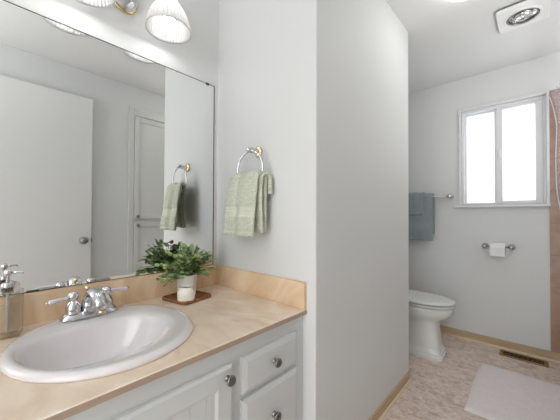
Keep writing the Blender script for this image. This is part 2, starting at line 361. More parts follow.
obj('backsplash', rel(B(CX0, -1.305, CY0, 0.9295, zt + 0.0003, 0.861, 0.002, 2), ct.location), M['splash'], ct)
obj('side_splash', rel(B(-1.3047, -0.691, 0.912, 0.9295, zt + 0.0003, 0.861, 0.002, 2), ct.location), M['splash'], ct)

# ------------------------------------------------------------------ vanity cabinet
XF = -0.711
vc = thing('vanity_cabinet', 'light grey painted vanity cabinet under the countertop', 'cabinet', (XF, 0.3, 0))
vl = vc.location
bm = bmesh.new(); Y0 = CY0 + 0.01; Y1 = YW - 0.001
box(bm, XF - 0.02, XF, Y0, Y1, 0.10, 0.7305); box(bm, XW + 0.002, XF - 0.0201, Y0, Y0 + 0.018, 0.002, 0.7305)
box(bm, XW + 0.002, XF - 0.0201, Y1 - 0.018, Y1, 0.002, 0.7305); box(bm, XW + 0.002, XF - 0.0201, Y0 + 0.0181, Y1 - 0.0181, 0.10, 0.118)
box(bm, XF - 0.08, XF - 0.06, Y0 + 0.0181, Y1 - 0.0181, 0.002, 0.0999)
obj('body', rel(bm, vl), M['cab'], vc)
def knob(parent, y, z, x):
    bm = lathe([(0.0095, 0), (0.0095, 0.002), (0.006, 0.005), (0.006, 0.012), (0.012, 0.0155), (0.0155, 0.019), (0.016, 0.023), (0.0125, 0.0275), (0.0118, 0.0265), (0.006, 0.029), (0, 0.0295)], 24, 'X', (x + 0.0002, y, z))
    return obj('knob', rel(bm, vl), M['nickel'], parent, True)
def drawer(y0, y1, z0, z1, k):
    x0, x1, b_ = XF + 0.0003, XF + 0.019, 0.017
    r = lambda x, i: [(x, y0 + i, z0 + i), (x, y1 - i, z0 + i), (x, y1 - i, z1 - i), (x, y0 + i, z1 - i)]
    dr = obj('drawer', rel(loft([r(x0, 0), r(x1 - 0.007, 0), r(x1, b_)]), vl), M['cab'], vc)
    knob(dr, (y0 + y1) / 2 + 0.001, k, x1)
drawer(0.591, 0.875, 0.552, 0.673, 0.612); drawer(0.591, 0.875, 0.304, 0.533, 0.422); drawer(0.591, 0.875, 0.125, 0.285, 0.205)
def cdoor(y0, y1, kn_y, kn_z):
    z0, z1, f, x0, x1 = 0.125, 0.673, 0.055, XF + 0.0003, XF + 0.019
    bm = bmesh.new()
    # frame with a bevelled outer edge and an inner bevel down to the beaded panel
    r = lambda x, i: [(x, y0 + i, z0 + i), (x, y1 - i, z0 + i), (x, y1 - i, z1 - i), (x, y0 + i, z1 - i)]
    loft([r(x0, 0), r(x1 - 0.006, 0), r(x1, 0.008), r(x1, f), r(x1 - 0.005, f + 0.010)], bm, True, False)
    # beadboard panel
    prof = []; y = y0 + f + 0.010; ye = y1 - f - 0.010; xp = x1 - 0.005; stp = 0.052
    ys = [y0 + f + 0.010]; k = ye - 0.028
    cuts = []
    while k > y + 0.01: cuts.append(k); k -= stp
    line = [(y, xp)]
    for c in sorted(cuts): line += [(c - 0.002, xp), (c, xp - 0.0025), (c + 0.002, xp)]
    line.append((ye, xp))
    lo = [bm.verts.new((x, yy, z0 + f + 0.010)) for yy, x in line]; hi = [bm.verts.new((x, yy, z1 - f - 0.010)) for yy, x in line]
    for i in range(len(line) - 1): bm.faces.new((lo[i], lo[i + 1], hi[i + 1], hi[i]))
    dd = obj('door', rel(bm, vl), M['cab'], vc); knob(dd, kn_y, kn_z, x1)
cdoor(0.105, 0.549, 0.525, 0.639); cdoor(-0.35, 0.098, -0.325, 0.639)

# ------------------------------------------------------------------ sink
sk = thing('sink', 'white oval drop-in sink set into the peach countertop', 'sink', (SX, SY, zt))
def ell(cx, cy, a, b_, z, n=72, e=2.0):
    out = []
    for i in range(n):
        t = 2 * PI * i / n; c, s = math.cos(t), math.sin(t)
        out.append((cx + a * math.copysign(abs(c) ** (2 / e), c), cy + b_ * math.copysign(abs(s) ** (2 / e), s), z))
    return out
bx, by = SX + 0.020, SY - 0.025      # bowl centre lies nearer the front than the rim's
rings = [ell(SX, SY, SA - 0.026, SB - 0.026, zt - 0.012), ell(SX, SY, SA - 0.022, SB - 0.022, zt + 0.0004), ell(SX, SY, SA, SB, zt + 0.0005), ell(SX, SY, SA + 0.001, SB + 0.001, zt + 0.006), ell(SX, SY, SA - 0.004, SB - 0.004, zt + 0.013),
         ell(SX, SY, SA - 0.013, SB - 0.013, zt + 0.0175), ell(SX, SY, SA - 0.024, SB - 0.024, zt + 0.0175),
         ell((SX + bx) / 2, (SY + by) / 2, 0.217, 0.212, zt + 0.0145),
         ell(bx, by, 0.166, 0.194, zt + 0.009, e=2.25), ell(bx, by, 0.159, 0.188, zt + 0.003, e=2.25), ell(bx, by, 0.154, 0.182, zt - 0.010, e=2.25), ell(bx, by, 0.145, 0.170, zt - 0.04, e=2.2),
         ell(bx - 0.004, by, 0.128, 0.146, zt - 0.08), ell(bx - 0.008, by, 0.098, 0.112, zt - 0.112), ell(bx - 0.01, by, 0.06, 0.068, zt - 0.128), ell(bx - 0.01, by, 0.023, 0.023, zt - 0.134)]
o = obj('basin', rel(loft(rings, cap0=False), sk.location), M['porcelain'], sk, True)
o = obj('drain', rel(lathe([(0.022, 0), (0.022, 0.0035), (0.015, 0.0045), (0.013, 0.002), (0, 0.003)], 24, 'Z', (bx - 0.01, by, zt - 0.1338)), sk.location), M['chrome'], sk, True)

# ------------------------------------------------------------------ faucet
FX, FY, FZ = -1.213, 0.292, zt + 0.0160
fc = thing('faucet', 'two-handle chrome faucet with clear levers on the back of the sink', 'faucet', (FX, FY, FZ))
bm = loft([ell(0, 0, 0.030, 0.090, 0, 40, 3.0), ell(0, 0, 0.030, 0.090, 0.004, 40, 3.0), ell(0, 0, 0.026, 0.083, 0.016, 40, 3), ell(0, 0, 0.021, 0.078, 0.022, 40, 3), ell(0, 0, 0.012, 0.06, 0.0235, 40, 3)])
obj('base_plate', bm, M['chrome'], fc, True)
for s in (-1, 1):
    yc = s * 0.052
    h = obj('handle', lathe([(0.024, 0.018), (0.0245, 0.024), (0.023, 0.028), (0.0235, 0.033), (0.0225, 0.045), (0.018, 0.056), (0.012, 0.062), (0.0105, 0.066), (0.0135, 0.070), (0.0165, 0.078), (0.0165, 0.084), (0.013, 0.092), (0.008, 0.0955), (0, 0.0965)], 28, 'Z', (0, yc, 0)), M['chrome'], fc, True)
    d_ = Vector((0.12, s, -0.02 if s > 0 else -0.10)).normalized(); p0 = Vector((0, yc, 0.080)) + d_ * 0.013
    lv = obj('lever', tube([p0, p0 + d_ * 0.006, p0 + d_ * 0.010, p0 + d_ * 0.03, p0 + d_ * 0.052, p0 + d_ * 0.060], [0.007, 0.0075, 0.0055, 0.0068, 0.0082, 0.006], 14), M['lever'], h, True)
    lv['label'] = 'clear acrylic lever'
    e_ = obj('tip', tube([p0 + d_ * 0.0602, p0 + d_ * 0.063, p0 + d_ * 0.067], [0.004, 0.0045, 0.002], 10), M['gold'], h, True)
sp = [(-0.004, 0, 0.018), (-0.004, 0, 0.045), (0.0, 0, 0.066), (0.012, 0, 0.083), (0.036, 0.001, 0.092), (0.062, 0.003, 0.090), (0.086, 0.005, 0.080), (0.103, 0.007, 0.062), (0.108, 0.008, 0.042)]
o = obj('spout', tube(sp, [0.032, 0.027, 0.024, 0.023, 0.0225, 0.022, 0.021, 0.020, 0.018], 20, flat=[1.0, 0.85, 0.75, 0.68, 0.62, 0.6, 0.6, 0.66, 0.75]), M['chrome'], fc, True)
obj('aerator', lathe([(0.0125, 0), (0.0135, 0.004), (0.0135, 0.010), (0.011, 0.012)], 20, 'Z', (0.1085, 0.008, 0.030)), M['gold'], fc, True)
obj('lift_rod', lathe([(0.0028, 0.02), (0.0028, 0.088), (0.005, 0.090), (0.0085, 0.096), (0.0085, 0.100), (0.005, 0.106), (0, 0.107)], 16, 'Z', (-0.020, -0.006, 0)), M['gold'], fc, True)

# ------------------------------------------------------------------ mirror
mr = thing('wall_mirror', 'large frameless wall mirror resting on the peach backsplash', 'mirror', (XM, 0.3, 0.8615))
mz0, mz1, my0, my1 = 0.8615, 1.8665, -0.62, 0.9005
obj('glass', rel(B(XW + 0.0005, XM, my0, my1, mz0 + 0.0022, mz1), mr.location), M['mirror'], mr)
bm = bmesh.new(); box(bm, XM + 0.0001, XM + 0.0012, my0, my1, mz1 - 0.0025, mz1 + 0.0003); box(bm, XM - 0.005, XM + 0.0012, my0, my1, mz0 + 0.0001, mz0 + 0.0021)
box(bm, XM + 0.0001, XM + 0.0012, my1 - 0.0035, my1 + 0.0003, mz0 + 0.003, mz1 - 0.003)
obj('edge_trim', rel(bm, mr.location), M['medge'], mr)
obj('clip', rel(B(XM + 0.0013, XM + 0.004, 0.845, 0.865, mz1 - 0.008, mz1 + 0.004, 0.001, 1), mr.location), M['medge'], mr)
obj('clip', rel(B(XM + 0.0013, XM + 0.006, 0.125, 0.160, mz0 + 0.0002, mz0 + 0.006, 0.001, 1), mr.location), M['medge'], mr)

# ------------------------------------------------------------------ vanity light
vlx, vly, vlz = -1.191, 0.57, 1.96
fx = thing('vanity_light', 'two-shade vanity wall light with ribbed glass bells above the mirror', 'light fixture', (XW, 0.415, 2.08))
fl = fx.location
o = obj('back_plate', rel(lathe([(0.057, 0.0005), (0.057, 0.006), (0.053, 0.010)], 36, 'X', (XW, 0.432, 2.088)), fl), M['gold'], fx, True); autosmooth(o); o['label'] = 'brass rim plate'
o = obj('canopy', rel(lathe([(0.050, 0.0102), (0.049, 0.018), (0.038, 0.030), (0.018, 0.036), (0, 0.037)], 36, 'X', (XW, 0.432, 2.088)), fl), M['chrome'], fx, True)
for yc in (0.57, 0.26):
    s = 1 if yc > 0.4 else -1
    a = [Vector((XW + 0.034, 0.43 + 0.012 * s, 2.094)), Vector((XW + 0.07, 0.425 + 0.04 * s, 2.102)), Vector((XW + 0.10, 0.42 + 0.075 * s, 2.13)), Vector((XW + 0.125, yc - 0.03 * s, 2.15)), Vector((vlx, yc, 2.158)), Vector((vlx, yc, 2.135))]
    obj('arm', rel(tube(a, 0.007, 12), fl), M['gold'], fx, True)
    obj('socket_cup', rel(lathe([(0.010, 2.152), (0.024, 2.146), (0.028, 2.13), (0.028, 2.112), (0.024, 2.11)], 28, 'Z', (vlx, yc, 0)), fl), M['chrome'], fx, True)
    prof = [(0.026, 2.1085), (0.031, 2.100), (0.040, 2.086), (0.055, 2.066), (0.070, 2.042), (0.082, 2.014), (0.090, 1.988), (0.0940, 1.968), (0.0955, 1.958)]
    inn = [(r - (0.0018 if k_ else 0.0009), h) for k_, (r, h) in enumerate(prof[::-1])]
    n = 160
    bm = lathe(prof + inn, n, 'Z', (vlx, yc, 0), cap=False, rib=lambda i, h: 0.016 * math.cos(i * PI / 2) if 1.962 < h < 2.10 else 0)
    obj('shade', rel(bm, fl), M['shade'], fx, True)
    b_ = obj('bulb', rel(lathe([(0, 1.958), (0.012, 1.960), (0.022, 1.966), (0.029, 1.976), (0.031, 1.988), (0.028, 2.003), (0.020, 2.02), (0.014, 2.035), (0.013, 2.06), (0.013, 2.10)], 28, 'Z', (vlx, yc, 0)), fl), M['glow'], fx, True)

# ------------------------------------------------------------------ ceiling light and fan with heat lamp
dl = thing('ceiling_light', 'round lit flush dome light on the ceiling near the top edge', 'ceiling light', (-0.232, 1.768, CE))
obj('base_ring', lathe([(0.150, -0.0005), (0.150, -0.014), (0.142, -0.018)], 40, 'Z', (0, 0, 0)), M['plastic'], dl, True)
obj('dome', lathe([(0.141, -0.0182), (0.138, -0.035), (0.122, -0.055), (0.092, -0.070), (0.05, -0.079), (0, -0.082)], 40, 'Z'), M['domeglow'], dl, True)
fn = thing('ceiling_fan_heater', 'square white ceiling vent with a round heat lamp', 'ceiling heater', (-0.032, 2.325, CE))
def rr(a, b_, z, e=9, n=64): return ell(0, 0, a, b_, z, n, e)
def circ(r, z, n=64):
    # match superellipse parameterisation so the loft stays untwisted
    return [(r * math.cos(2 * PI * i / n), r * math.sin(2 * PI * i / n), z) for i in range(n)]
obj('shadow_gap_neck', loft([rr(0.112, 0.118, -0.0005, 14), rr(0.112, 0.118, -0.0118, 14)]), M['nickel'], fn)  # dark neck added to make the shadow gap above the cover plate
obj('cover_plate', loft([rr(0.123, 0.130, -0.012, 18), rr(0.127, 0.134, -0.013, 18), rr(0.127, 0.134, -0.021, 18), rr(0.122, 0.129, -0.0255, 18), circ(0.094, -0.026), circ(0.090, -0.033), circ(0.082, -0.033), circ(0.080, -0.022)], cap0=False, cap1=False), M['plastic'], fn)
o = obj('chrome_ring', lathe([(0.0795, -0.022), (0.0795, -0.031), (0.074, -0.034), (0.069, -0.030), (0.069, -0.020)], 48, 'Z', cap=False), M['nickel'], fn, True)
bm = bmesh.new(); rg = []
for k, (r, h) in enumerate([(0.0685, -0.021), (0.058, -0.018), (0.045, -0.015), (0.033, -0.013), (0.026, -0.0125)]):
    rg.append([(r * math.cos(2 * PI * i / 48), r * math.sin(2 * PI * i / 48), h + 0.004 * noise.noise(Vector((r * 60 * math.cos(2 * PI * i / 48), r * 60 * math.sin(2 * PI * i / 48), k)))) for i in range(48)])
obj('reflector', loft(rg, cap0=False), M['foil'], fn, True)
obj('lamp', lathe([(0.026, -0.012), (0.042, -0.018), (0.05, -0.025), (0.046, -0.034), (0.03, -0.040), (0.0, -0.042)], 32, 'Z'), mat('heat_bulb', (0.86, 0.86, 0.84), 0.12, 0.75), fn, True)
bm = bmesh.new()
for a in range(3):
    t = a * PI / 3 + 0.3; tube([(0.072 * math.cos(t), 0.072 * math.sin(t), -0.034), (0, 0, -0.0445), (-0.072 * math.cos(t), -0.072 * math.sin(t), -0.034)], 0.0014, 6, bm)
obj('wire_guard', bm, M['nickel'], fn, True)

# ------------------------------------------------------------------ toilet
tx, ty = -0.80, 2.56   # origin of the toilet
to = thing('toilet', 'white toilet with closed lid just beyond the partition wall', 'toilet', (tx, ty, 0))
def egg(x0, x1, b_, z, n=56, e=2.2, back=None):
    # elongated outline: rounded front at x1, squarer back at x0
    out = []; cx = x0 + (x1 - x0) * 0.42
    for i in range(n):
        t = 2 * PI * i / n; c, s = math.cos(t), math.sin(t)
        if c >= 0: x = cx + (x1 - cx) * abs(c) ** (2 / e)
        else: x = cx - (cx - x0) * abs(c) ** (2 / (back or 3.2))
        y = b_ * math.copysign(abs(s) ** (2 / (e if c >= 0 else (back or 3.2))), s)
        out.append((x - tx, y, z))
    return out
bw = [egg(-1.09, -0.548, 0.110, 0.078, e=6, back=6), egg(-1.09, -0.554, 0.106, 0.13, e=6, back=6), egg(-1.09, -0.563, 0.102, 0.21, e=6, back=6), egg(-1.09, -0.568, 0.102, 0.278, e=5, back=6),
      egg(-1.09, -0.545, 0.122, 0.296, e=3.2), egg(-1.09, -0.491, 0.158, 0.326, e=2.5), egg(-1.09, -0.464, 0.176, 0.355, e=2.3), egg(-1.09, -0.456, 0.181, 0.385), egg(-1.09, -0.456, 0.181, 0.403), egg(-1.08, -0.460, 0.178, 0.406)]
o = obj('bowl', loft(bw), M['toilet'], to, True); autosmooth(o, 50)
pl = [egg(-1.11, -0.518, 0.132, 0.001, e=7, back=7), egg(-1.11, -0.518, 0.132, 0.026, e=7, back=7), egg(-1.11, -0.525, 0.127, 0.031, e=7, back=7), egg(-1.11, -0.527, 0.125, 0.048, e=7, back=7), egg(-1.10, -0.535, 0.119, 0.055, e=7, back=7), egg(-1.10, -0.538, 0.117, 0.064, e=7, back=7), egg(-1.09, -0.547, 0.111, 0.0775, e=6, back=6)]
o = obj('pedestal_foot', loft(pl), M['toilet'], to, True); autosmooth(o, 30)
o = obj('seat', loft([egg(-0.97, -0.456, 0.178, 0.4165), egg(-0.97, -0.448, 0.184, 0.4185), egg(-0.97, -0.448, 0.184, 0.428), egg(-0.97, -0.454, 0.179, 0.431)]), M['toilet'], to, True); autosmooth(o, 45)
o = obj('lid', loft([egg(-0.975, -0.452, 0.180, 0.4415), egg(-0.975, -0.444, 0.187, 0.4435), egg(-0.975, -0.445, 0.187, 0.451), egg(-0.97, -0.456, 0.178, 0.457), egg(-0.96, -0.496, 0.148, 0.461), egg(-0.93, -0.586, 0.08, 0.463)]), M['toilet'], to, True); autosmooth(o, 45)
for s in (-1, 1): obj('hinge', B(-0.972 - tx, -0.94 - tx, s * 0.075 - 0.02, s * 0.075 + 0.02, 0.4075, 0.4405, 0.004), M['toilet'], to)
for a in (0.55, 2.4, 3.9, 5.7): obj('bumper', lathe([(0.008, 0.4308), (0.008, 0.4417)], 10, 'Z', (-0.72 - tx + 0.19 * math.cos(a), 0.145 * math.sin(a), 0)), M['plastic'], to)
tk = obj('tank', box(box(bmesh.new(), -1.205 - tx, -1.0 - tx, -0.215, 0.215, 0.40, 0.74, 0.02, 3), -1.18 - tx, -1.05 - tx, -0.10, 0.10, 0.33, 0.41), M['toilet'], to)
obj('tank_lid', B(-1.212 - tx, -0.99 - tx, -0.225, 0.225, 0.7405, 0.775, 0.012, 3), M['toilet'], to)
obj('flush_handle', tube([(-0.999 - tx, -0.16, 0.68), (-0.985 - tx, -0.16, 0.68), (-0.982 - tx, -0.13, 0.677), (-0.98 - tx, -0.10, 0.67)], [0.008, 0.007, 0.006, 0.006], 10), M['chrome'], to, True)

# ------------------------------------------------------------------ draped towels
def drape(path, x_of, nu=26, thick=0.006, wob=0.004, seed=0, bands=()):
    """path(v)->(y,z); x_of(v)->(x_left,x_right); returns bmesh of a thick sheet"""
    bm = bmesh.new(); nv = 110; G = []
    for j in range(nv + 1):
        v = j / nv; y, z = path(v); xl, xr = x_of(v); row = []
        y2, z2 = path(min(1, v + 0.01)); y1, z1 = path(max(0, v - 0.01)); t = Vector((0, y2 - y1, z2 - z1)).normalized(); nn = Vector((0, -t.z, t.y))
        for i in range(nu + 1):
            u = i / nu
            w_ = wob * (math.sin(u * 2 * PI * 1.6 + seed) + 0.5 * math.sin(u * 2 * PI * 3.1 + seed * 2 + v * 3)) + 0.002 * noise.noise(Vector((u * 5, v * 12, seed)))
            p = Vector((xl + (xr - xl) * u, y, z)) + nn * w_
            row.append(p)
        G.append(row)
    def nrm(j, i):
        a = G[min(j + 1, nv)][i] - G[max(j - 1, 0)][i]; b = G[j][min(i + 1, nu)] - G[j][max(i - 1, 0)]
        return a.cross(b).normalized()
    T = []; Bo = []
    for j in range(nv + 1):
        T.append([]); Bo.append([])
        for i in range(nu + 1):
            e = min(i, nu - i, 1.5) / 1.5; h = thick * (0.45 + 0.55 * e); ej = min(j, nv - j, 1.5) / 1.5; h *= (0.55 + 0.45 * ej); n_ = nrm(j, i)
            if any(a <= j / nv <= b_ for a, b_ in bands): h *= 0.62
            elif h > 0: h *= 1 + 0.12 * noise.noise(Vector((i * 0.9, j * 0.55, seed)))
            T[-1].append(bm.verts.new(G[j][i] + n_ * h)); Bo[-1].append(bm.verts.new(G[j][i] - n_ * h))
    for j in range(nv):
        for i in range(nu):
            bm.faces.new((T[j][i], T[j][i + 1], T[j + 1][i + 1], T[j + 1][i])); bm.faces.new((Bo[j][i], Bo[j + 1][i], Bo[j + 1][i + 1], Bo[j][i + 1]))
        bm.faces.new((T[j][0], T[j + 1][0], Bo[j + 1][0], Bo[j][0])); bm.faces.new((T[j][nu], Bo[j][nu], Bo[j + 1][nu], T[j + 1][nu]))
    for i in range(nu):
        bm.faces.new((T[0][i], Bo[0][i], Bo[0][i + 1], T[0][i + 1])); bm.faces.new((T[nv][i], T[nv][i + 1], Bo[nv][i + 1], Bo[nv][i]))
    return bm
def upath(yf, yb, ztop, zf, zbk, wid=None):
    """front bottom -> over the top -> back bottom, in (y,z)"""
    r = abs(yb - yf) / 2; c = (yf + yb) / 2; lf = ztop - r - zf; lb = ztop - r - zbk; arc = PI * r; Lt = lf + arc + lb
    def f(v):
        s = v * Lt
        if s < lf: return (yf - 0.006 * math.sin(PI * min(1, s / lf)), zf + s)
        if s < lf + arc:
            a = (s - lf) / r; return (c - r * math.cos(a), ztop - r + r * math.sin(a))
        return (yb, ztop - r - (s - lf - arc))
    return f
def band_mat(o, ranges):
    for p in o.data.polygons:
        z = p.center.z
        for a, b_ in ranges:
            if a < z < b_: p.material_index = 1
# towel ring
rx, ry, rz = -0.985, 0.872, 1.449
tr = thing('towel_ring', 'chrome and brass towel ring on the wall beside the mirror', 'towel ring', (rx, YW, rz))
tl = tr.location
obj('flange', rel(lathe([(0.027, -0.0005), (0.027, -0.006), (0.022, -0.011), (0.015, -0.013)], 28, 'Y', (rx, YW, rz)), tl), M['gold'], tr, True)
obj('post', rel(lathe([(0.014, -0.0132), (0.010, -0.020), (0.0085, -0.030), (0.013, -0.038), (0.015, -0.046), (0.013, -0.054), (0.009, -0.060), (0.011, -0.066), (0.009, -0.074), (0, -0.077)], 24, 'Y', (rx, YW, rz)), tl), M['chrome'], tr, True)
RR = 0.088
rg = [(rx + RR * math.sin(2 * PI * i / 64), ry - 0.0 + 0.004 * 0, rz - RR - 0.006 + RR * math.cos(2 * PI * i / 64)) for i in range(64)]
obj('ring', rel(tube(rg, 0.0052, 10, closed=True), tl), M['chrome'], tr, True)
# sage towel on it
tw_ = thing('sage_hand_towel', 'folded sage green hand towel hanging from the towel ring', 'towel', (-1.0, 0.86, 1.04))
tl = tw_.location
_u = upath(0.836, 0.884, 1.334, 1.046, 1.060)
def pf(v):
    y, z = _u(v)
    return (y - 0.036 * max(0, 1.31 - z) / 0.26, z) if v < 0.47 else (y, z)
def xf(v):
    k = min(1, v / 0.47)
    if v < 0.47: return (-1.086 + 0.004 * k, -0.882 - 0.010 * k)
    k = min(1, (v - 0.47) / 0.53); return (-1.090 + 0.060 * min(1, k * 6), -0.890 + 0.012 * min(1, k * 4) - 0.006 * k)
o = obj('terry_fabric', rel(drape(pf, xf, 40, 0.0095, 0.0035, 1.3, ((0.147, 0.228), (0.028, 0.040))), tl), [M['sage'], M['sageband']], tw_, True)
band_mat(o, [(0.092, 0.140), (0.020, 0.027)])
# second layer of the folded towel, tucked behind the front flap and bulging out at the right
pf2 = upath(0.853, 0.902, 1.328, 1.062, 1.235)
def xf2(v):
    k = min(1, v / 0.5)
    if v < 0.5: return (-1.065, -0.874 - 0.004 * k)
    k = (v - 0.5) / 0.5; return (-1.04 + 0.08 * k, -0.880 + 0.016 * k)
o = obj('inner_fold', rel(drape(pf2, xf2, 22, 0.006, 0.0025, 2.1, ((0.13, 0.2),)), tl), [M['sage'], M['sageband']], tw_, True)
band_mat(o, [(0.092, 0.140)])

# towel bar with two towels on the back wall
br = thing('towel_bar', 'chrome towel bar with round end cap, on the back wall', 'towel bar', (-0.88, YB, 1.34))
bl = br.location; bz, byy = 1.331, 3.024
bm = tube([(-1.15, byy, bz), (-0.585, byy, bz)], 0.0085, 14); obj('bar', rel(bm, bl), M['chrome'], br, True)
for x in (-1.15, -0.572):
    obj('bracket', rel(lathe([(0.026, 0.0005), (0.026, -0.006), (0.019, -0.012), (0.012, -0.022), (0.013, -0.042), (0.021, -0.050), (0.024, -0.062), (0.021, -0.074), (0.012, -0.081), (0, -0.083)], 26, 'Y', (x, YB - 0.0006, bz)), bl), M['chrome'], br, True)
bt = obj('bath_towel', bmesh.new(), M['teal']); bpy.data.objects.remove(bt)
o = obj('bath_towel', rel(drape(upath(3.000, 3.050, 1.360, 0.900, 0.96), lambda v: (-1.06, -0.712 + (0.006 if v < .45 else 0.010) * min(1, v * 2)), 30, 0.008, 0.004, 0.4, ((0.135, 0.195), (0.01, 0.02))), (-0.88, 3.02, 0.9)), [M['teal'], M['tealband']], None, True)
o.location = (-0.88, 3.02, 0.9); tag(o, 'large slate blue bath towel folded over the towel bar', 'towel'); band_mat(o, [(0.13, 0.185), (0.0, 0.008)])
o = obj('hand_towel', rel(drape(upath(2.978, 3.074, 1.374, 1.150, 1.18), lambda v: (-1.00, -0.790), 24, 0.006, 0.003, 3.0, ((0.07, 0.14),)), (-0.9, 3.02, 1.17)), [M['teal'], M['tealband']], None, True)
o.location = (-0.9, 3.02, 1.17); tag(o, 'small slate blue hand towel layered over the large bath towel', 'towel'); band_mat(o, [(0.03, 0.06), (-0.01, 0.006)])

# toilet paper holder
ph = thing('toilet_paper_holder', 'smoky chrome paper holder on the back wall under the window', 'toilet paper holder', (-0.215, YB, 0.878))
pl_ = ph.location
for x in (-0.305, -0.122):
    obj('bracket', rel(lathe([(0.025, 0.0), (0.025, -0.005), (0.018, -0.012), (0.011, -0.022), (0.010, -0.046), (0.016, -0.052), (0.0195, -0.064), (0.016, -0.076), (0.008, -0.082), (0, -0.083)], 24, 'Y', (x, YB - 0.0006, 0.878)), pl_), M['darkchrome'], ph, True)
obj('spindle', rel(tube([(-0.289, YB - 0.064, 0.876), (-0.138, YB - 0.064, 0.876)], 0.0075, 12), pl_), M['darkchrome'], ph, True)
n = 40; bm = bmesh.new()
loft([[(x, r * math.cos(2 * PI * i / n), r * math.sin(2 * PI * i / n)) for i in range(n)] for x, r in ((-0.050, 0.019), (-0.050, 0.0465), (-0.048, 0.048), (0.048, 0.048), (0.050, 0.0465), (0.050, 0.019), (-0.050, 0.019))], bm, False, False)
bmesh.ops.remove_doubles(bm, verts=bm.verts, dist=1e-6)
box(bm, -0.0495, 0.0495, -0.0492, -0.0480, -0.062, 0.005)
o = obj('toilet_paper_roll', bm, M['paper']); autosmooth(o); o.location = (-0.212, YB - 0.064, 0.8665 - 0.002)
tag(o, 'white toilet paper roll on the smoky chrome holder', 'toilet paper')

# floor register
vt = thing('floor_register', 'brass floor vent register along the back wall baseboard', 'floor vent', (-0.052, 2.972, 0))
hw, hd = 0.149, 0.064
bm = loft([[(sx * a, sy * b_, z) for sx, sy in ((-1, -1), (1, -1), (1, 1), (-1, 1))] for a, b_, z in ((hw, hd, 0.0005), (hw - 0.001, hd - 0.001, 0.003), (hw - 0.012, hd - 0.012, 0.0065), (hw - 0.026, hd - 0.030, 0.0065), (hw - 0.026, hd - 0.030, 0.0015))], None, True, False)
obj('frame', bm, M['brass'], vt)
obj('slot_shade_sheet', B(-(hw - 0.0262), hw - 0.0262, -(hd - 0.0302), hd - 0.0302, 0.0008, 0.0014), M['dark'], vt)  # flat dark sheet standing in for the shade inside the vent
bm = bmesh.new()
for k in range(17):
    x = -0.112 + k * 0.014
    tube([(x + 0.005 * math.cos(2 * PI * i / 12), 0.0 + (0.026 if False else 0.012) * math.sin(2 * PI * i / 12), 0.0045) for i in range(12)], 0.0012, 6, bm, closed=True)
    if k % 2 == 0: tube([(x, -0.033, 0.0045), (x, 0.033, 0.0045)], 0.0011, 6, bm)
obj('scroll_grille', bm, M['brass'], vt, True)

# bath mat
bm = bmesh.new(); x0, x1, y0, y1 = -0.298, 0.150, 1.945, 2.655; nx, ny = 24, 36; G = []
for j in range(ny + 1):
    G.append([])
    for i in range(nx + 1):
        u, v = i / nx, j / ny; e = min(1, min(i, nx - i, j, ny - j) / 1.0)
        G[-1].append(bm.verts.new((x0 + (x1 - x0) * u + 0.002 * math.sin(v * 9), y0 + (y1 - y0) * v, 0.002 + e * (0.010 + 0.002 * noise.noise(Vector((u * 8, v * 12, 0)))))))
for j in range(ny):
    for i in range(nx): bm.faces.new((G[j][i], G[j][i + 1], G[j + 1][i + 1], G[j + 1][i]))
ex = bmesh.ops.extrude_face_region(bm, geom=bm.faces[:]); 
for g_ in ex['geom']:
    if isinstance(g_, bmesh.types.BMVert): g_.co.z = 0.001
bmesh.ops.translate(bm, verts=bm.verts, vec=(-(x0 + x1) / 2, -(y0 + y1) / 2, 0))
o = obj('bath_mat', bm, M['matc']); autosmooth(o, 50); o.location = ((x0 + x1) / 2, (y0 + y1) / 2, 0)
tag(o, 'white rectangular bath mat on the stone-look floor', 'bath mat')

# ------------------------------------------------------------------ bathtub, curtain rod, curtain
tb = thing('bathtub', 'white bathtub in the pink tiled alcove past the linen closet', 'bathtub', (0.575, 2.35, 0))
bm = bmesh.new()
def rrc(x0, x1, y0, y1, z, e=10, n=64): return [(p[0] - 0.575, p[1] - 2.35, p[2]) for p in ell((x0 + x1) / 2, (y0 + y1) / 2, (x1 - x0) / 2, (y1 - y0) / 2, z, n, e)]
obj('tub_shell', loft([rrc(0.215, 0.946, 1.624, 3.074, 0.001, 40), rrc(0.212, 0.946, 1.624, 3.074, 0.45, 40), rrc(0.225, 0.94, 1.63, 3.07, 0.46, 40), rrc(0.275, 0.89, 1.70, 3.0, 0.46, 6), rrc(0.285, 0.88, 1.72, 2.98, 0.44, 6), rrc(0.33, 0.84, 1.82, 2.90, 0.12, 5)]), M['toilet'], tb)
rod = thing('shower_curtain_rod', 'straight chrome shower rod high over the tub edge', 'curtain rod', (0.2, 2.35, 2.13))
rl = rod.location; pts = []
for i in range(41):
    t = i / 40; y = YT + 0.008 + (YB - 0.009 - YT - 0.008) * t; pts.append((0.222, y, 2.13))
rodpts = pts
obj('rod', rel(tube(pts, 0.0115, 12), rl), M['chrome'], rod, True)
for y, s in ((YB - 0.009, -1), (YT + 0.001, 1)):
    obj('flange', rel(lathe([(0.032, 0.0), (0.032, s * 0.004), (0.02, s * 0.01), (0.014, s * 0.018)], 24, 'Y', (0.222, y, 2.13)), rl), M['chrome'], rod, True)
bm = bmesh.new(); nv, nu = 40, 90; G = []
for j in range(nv + 1):
    v = j / nv; z = 2.112 - v * 1.66; G.append([])
    for i in range(nu + 1):
        u = i / nu
        y = 3.055 - 0.30 * u
        k0 = 0.108 + 0.044 * min(1, v * 6.5) ** 0.7 + 0.34 * max(0, v - 0.46) ** 1.3
        ed = 0.004 * math.sin(v * 14)
        x = k0 + 0.075 * u + ed * (1 - u) + (0.016 + 0.01 * v) * (1 - math.cos(u * 2 * PI * 6)) + 0.006 * noise.noise(Vector((u * 6, v * 5, 1)))
        if z < 0.62: x = max(x, 0.300)
        G[-1].append(bm.verts.new((x, y, z)))
